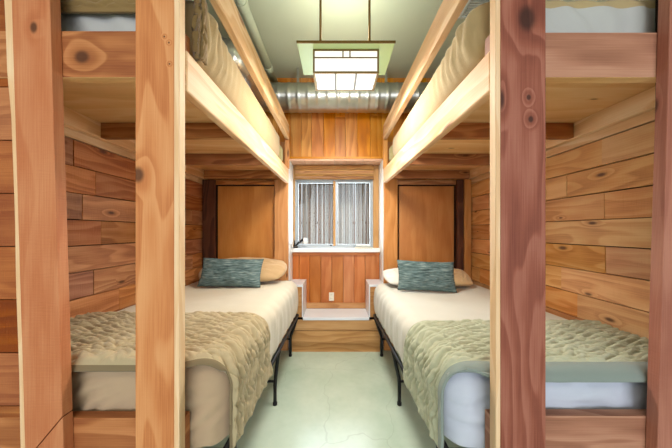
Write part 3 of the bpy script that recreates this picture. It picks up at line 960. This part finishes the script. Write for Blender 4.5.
mb.box(bx0 + .003, bx1 - .003, by1 - .005, by1 - .003, bz0 + .004, bz1 - .004, 'x')
mb.box(bx0 + .003, bx0 + .005, by0 + .005, by1 - .005, bz0 + .004, bz1 - .004, 'y')
mb.box(bx1 - .005, bx1 - .003, by0 + .005, by1 - .005, bz0 + .004, bz1 - .004, 'y')
mb.build('side_glass', M['lampglass'], pd)
w3 = (bx1 - bx0 - 2 * t) / 3
for k in range(3):
    MB().box(bx0 + t + k * w3 + .004, bx0 + t + (k + 1) * w3 - .004, by0 + t, by1 - t, bz0 + .002, bz0 + .005, 'x').build('bottom_glass', M['lampglass'], pd)
for k in (1, 2):
    MB().box(bx0 + t + k * w3 - .006, bx0 + t + k * w3 + .006, by0 + t, by1 - t, bz0 - .003, bz0 + .005, 'y').build('bottom_bar', M['barmetal'], pd)

# ------------------------------------------------------------------ ducts and pipe
def arc_path(pts, rb, n=9):
    out = [Vector(pts[0])]
    for i in range(1, len(pts) - 1):
        p = Vector(pts[i]); a = (Vector(pts[i - 1]) - p).normalized(); b = (Vector(pts[i + 1]) - p).normalized()
        for k in range(n + 1):
            f = k / n
            out.append((p + a * rb) * (1 - f) ** 2 + p * 2 * f * (1 - f) + (p + b * rb) * f ** 2)
    out.append(Vector(pts[-1]))
    return out

def resample(path, step):
    out = [path[0]]
    acc = 0
    for a, b in zip(path[:-1], path[1:]):
        L = (b - a).length
        d = step - acc
        while d <= L:
            out.append(a.lerp(b, d / L)); d += step
        acc = (acc + L) % step
    out.append(path[-1])
    return out
path = resample(arc_path([(1.37, 2.65, 2.73), (-0.79, 2.65, 2.73), (-0.79, 2.02, 2.73), (-1.35, 1.95, 2.73)], 0.20), 0.012)
rad = []
for i in range(len(path)):
    k = i % 8
    rad.append(0.135 + (0.004 if k in (0, 1) else 0.0))
dt = thing('air_duct', 'silver spiral air duct running along the top of the back wall', 'duct', (0, 2.6, 2.59))
MB().tube(path, rad, 40).build('duct_pipe', M['duct'], dt)
for xx in (-0.38, 0.5):
    MB().box(xx - .012, xx + .012, 2.646, 2.654, 2.868, CEIL, 'z').build('hanger_strap', M['duct'], dt)

pp = thing('ceiling_pipe', 'sage painted round pipe along the ceiling above the left bunk', 'pipe', (-0.637, 1.7, 2.9))
MB().tube([(-0.637, 0.95, 2.94), (-0.637, 2.81, 2.94)], 0.036, 20).build('pipe_run', M['pipe'], pp)
for y in (1.80, 2.5):
    MB().tube([(-0.637, y - .03, 2.94), (-0.637, y + .03, 2.94)], 0.041, 20).build('coupling', M['pipe'], pp, bevel=0.002)
    MB().box(-0.647, -0.627, y + .08, y + .1, 2.976, CEIL, 'z').build('pipe_clip', M['pipe'], pp)

cv = thing('ceiling_vent', 'white slatted vent on the ceiling above the right top bunk', 'vent', (0.99, 1.9, CEIL - 0.02))
mb = MB()
x0, x1, y0, y1 = 0.93, 1.13, 1.78, 2.02
mb.box(x0, x1, y0, y0 + .02, CEIL - .014, CEIL, 'x').box(x0, x1, y1 - .02, y1, CEIL - .014, CEIL, 'x')
mb.box(x0, x0 + .02, y0 + .02, y1 - .02, CEIL - .014, CEIL, 'y').box(x1 - .02, x1, y0 + .02, y1 - .02, CEIL - .014, CEIL, 'y')
mb.build('vent_frame', M['grille'], cv, bevel=0.002)
mb = MB()
for k in range(9):
    yy = y0 + .028 + k * .021
    mb.box(x0 + .02, x1 - .02, yy, yy + .012, CEIL - .010, CEIL - .004, 'x')
mb.build('vent_slat', M['grille'], cv)

# ------------------------------------------------------------------ light
def area(name, loc, rot, sx, sy, power, color):
    l = bpy.data.lights.new(name, 'AREA'); l.shape = 'RECTANGLE'; l.size = sx; l.size_y = sy
    l.energy = power; l.color = color
    o = bpy.data.objects.new(name, l); COL.objects.link(o)
    o.location = (loc[0], loc[1], loc[2] + DZ); o.rotation_euler = [math.radians(a) for a in rot]
    return o
area('front_fill', (1.0, -9.0, 2.6), (90, 0, 0), 7, 4, 320, (0.94, 0.97, 1.0))  # added fill for the post fronts, from behind the camera
area('hall_warm_fill', (-0.6, -1.2, 3.0), (0, 0, 0), 1.2, 0.6, 14, (1.0, 0.86, 0.66))  # added warm fill above the hall, no fixture there
area('bay_window_daylight', (-0.02, 3.14, 1.6), (-90, 0, 0), 0.85, 0.72, 16, (0.84, 0.92, 1.0))
area('pendant_downlight', (0.055, 1.76, 2.375), (0, 0, 0), 0.38, 0.19, 23, (1.0, 0.95, 0.86))
l = bpy.data.lights.new('pendant_uplight', 'POINT'); l.energy = 7.5; l.color = (1.0, 0.98, 0.94); l.shadow_soft_size = 0.06
o = bpy.data.objects.new('pendant_uplight', l); COL.objects.link(o); o.location = (0.055, 1.76, 2.62 + DZ)

w = bpy.data.worlds.new('world'); SC.world = w; w.use_nodes = True
wn = w.node_tree; wn.nodes.clear()
bg = wn.nodes.new('ShaderNodeBackground'); bg.inputs[0].default_value = (0.86, 0.92, 1.0, 1); bg.inputs[1].default_value = 0.9
wo = wn.nodes.new('ShaderNodeOutputWorld'); wn.links.new(bg.outputs[0], wo.inputs[0])

# ------------------------------------------------------------------ camera
cam = bpy.data.cameras.new('camera'); cam.sensor_fit = 'HORIZONTAL'; cam.sensor_width = 36
cam.lens = 265 / 672 * 36; cam.shift_y = 7 / 672; cam.clip_start = 0.02
co = bpy.data.objects.new('camera', cam); COL.objects.link(co)
co.location = (0, 0, 1.4 + DZ); co.rotation_euler = (PI / 2, 0, 0)
SC.camera = co
for o in list(bpy.data.objects):
    if '_org' in o: del o['_org']
vs = SC.view_settings
vs.view_transform = 'Standard'; vs.look = 'None'; vs.gamma = 1; vs.use_curve_mapping = False
vs.exposure = 0.5
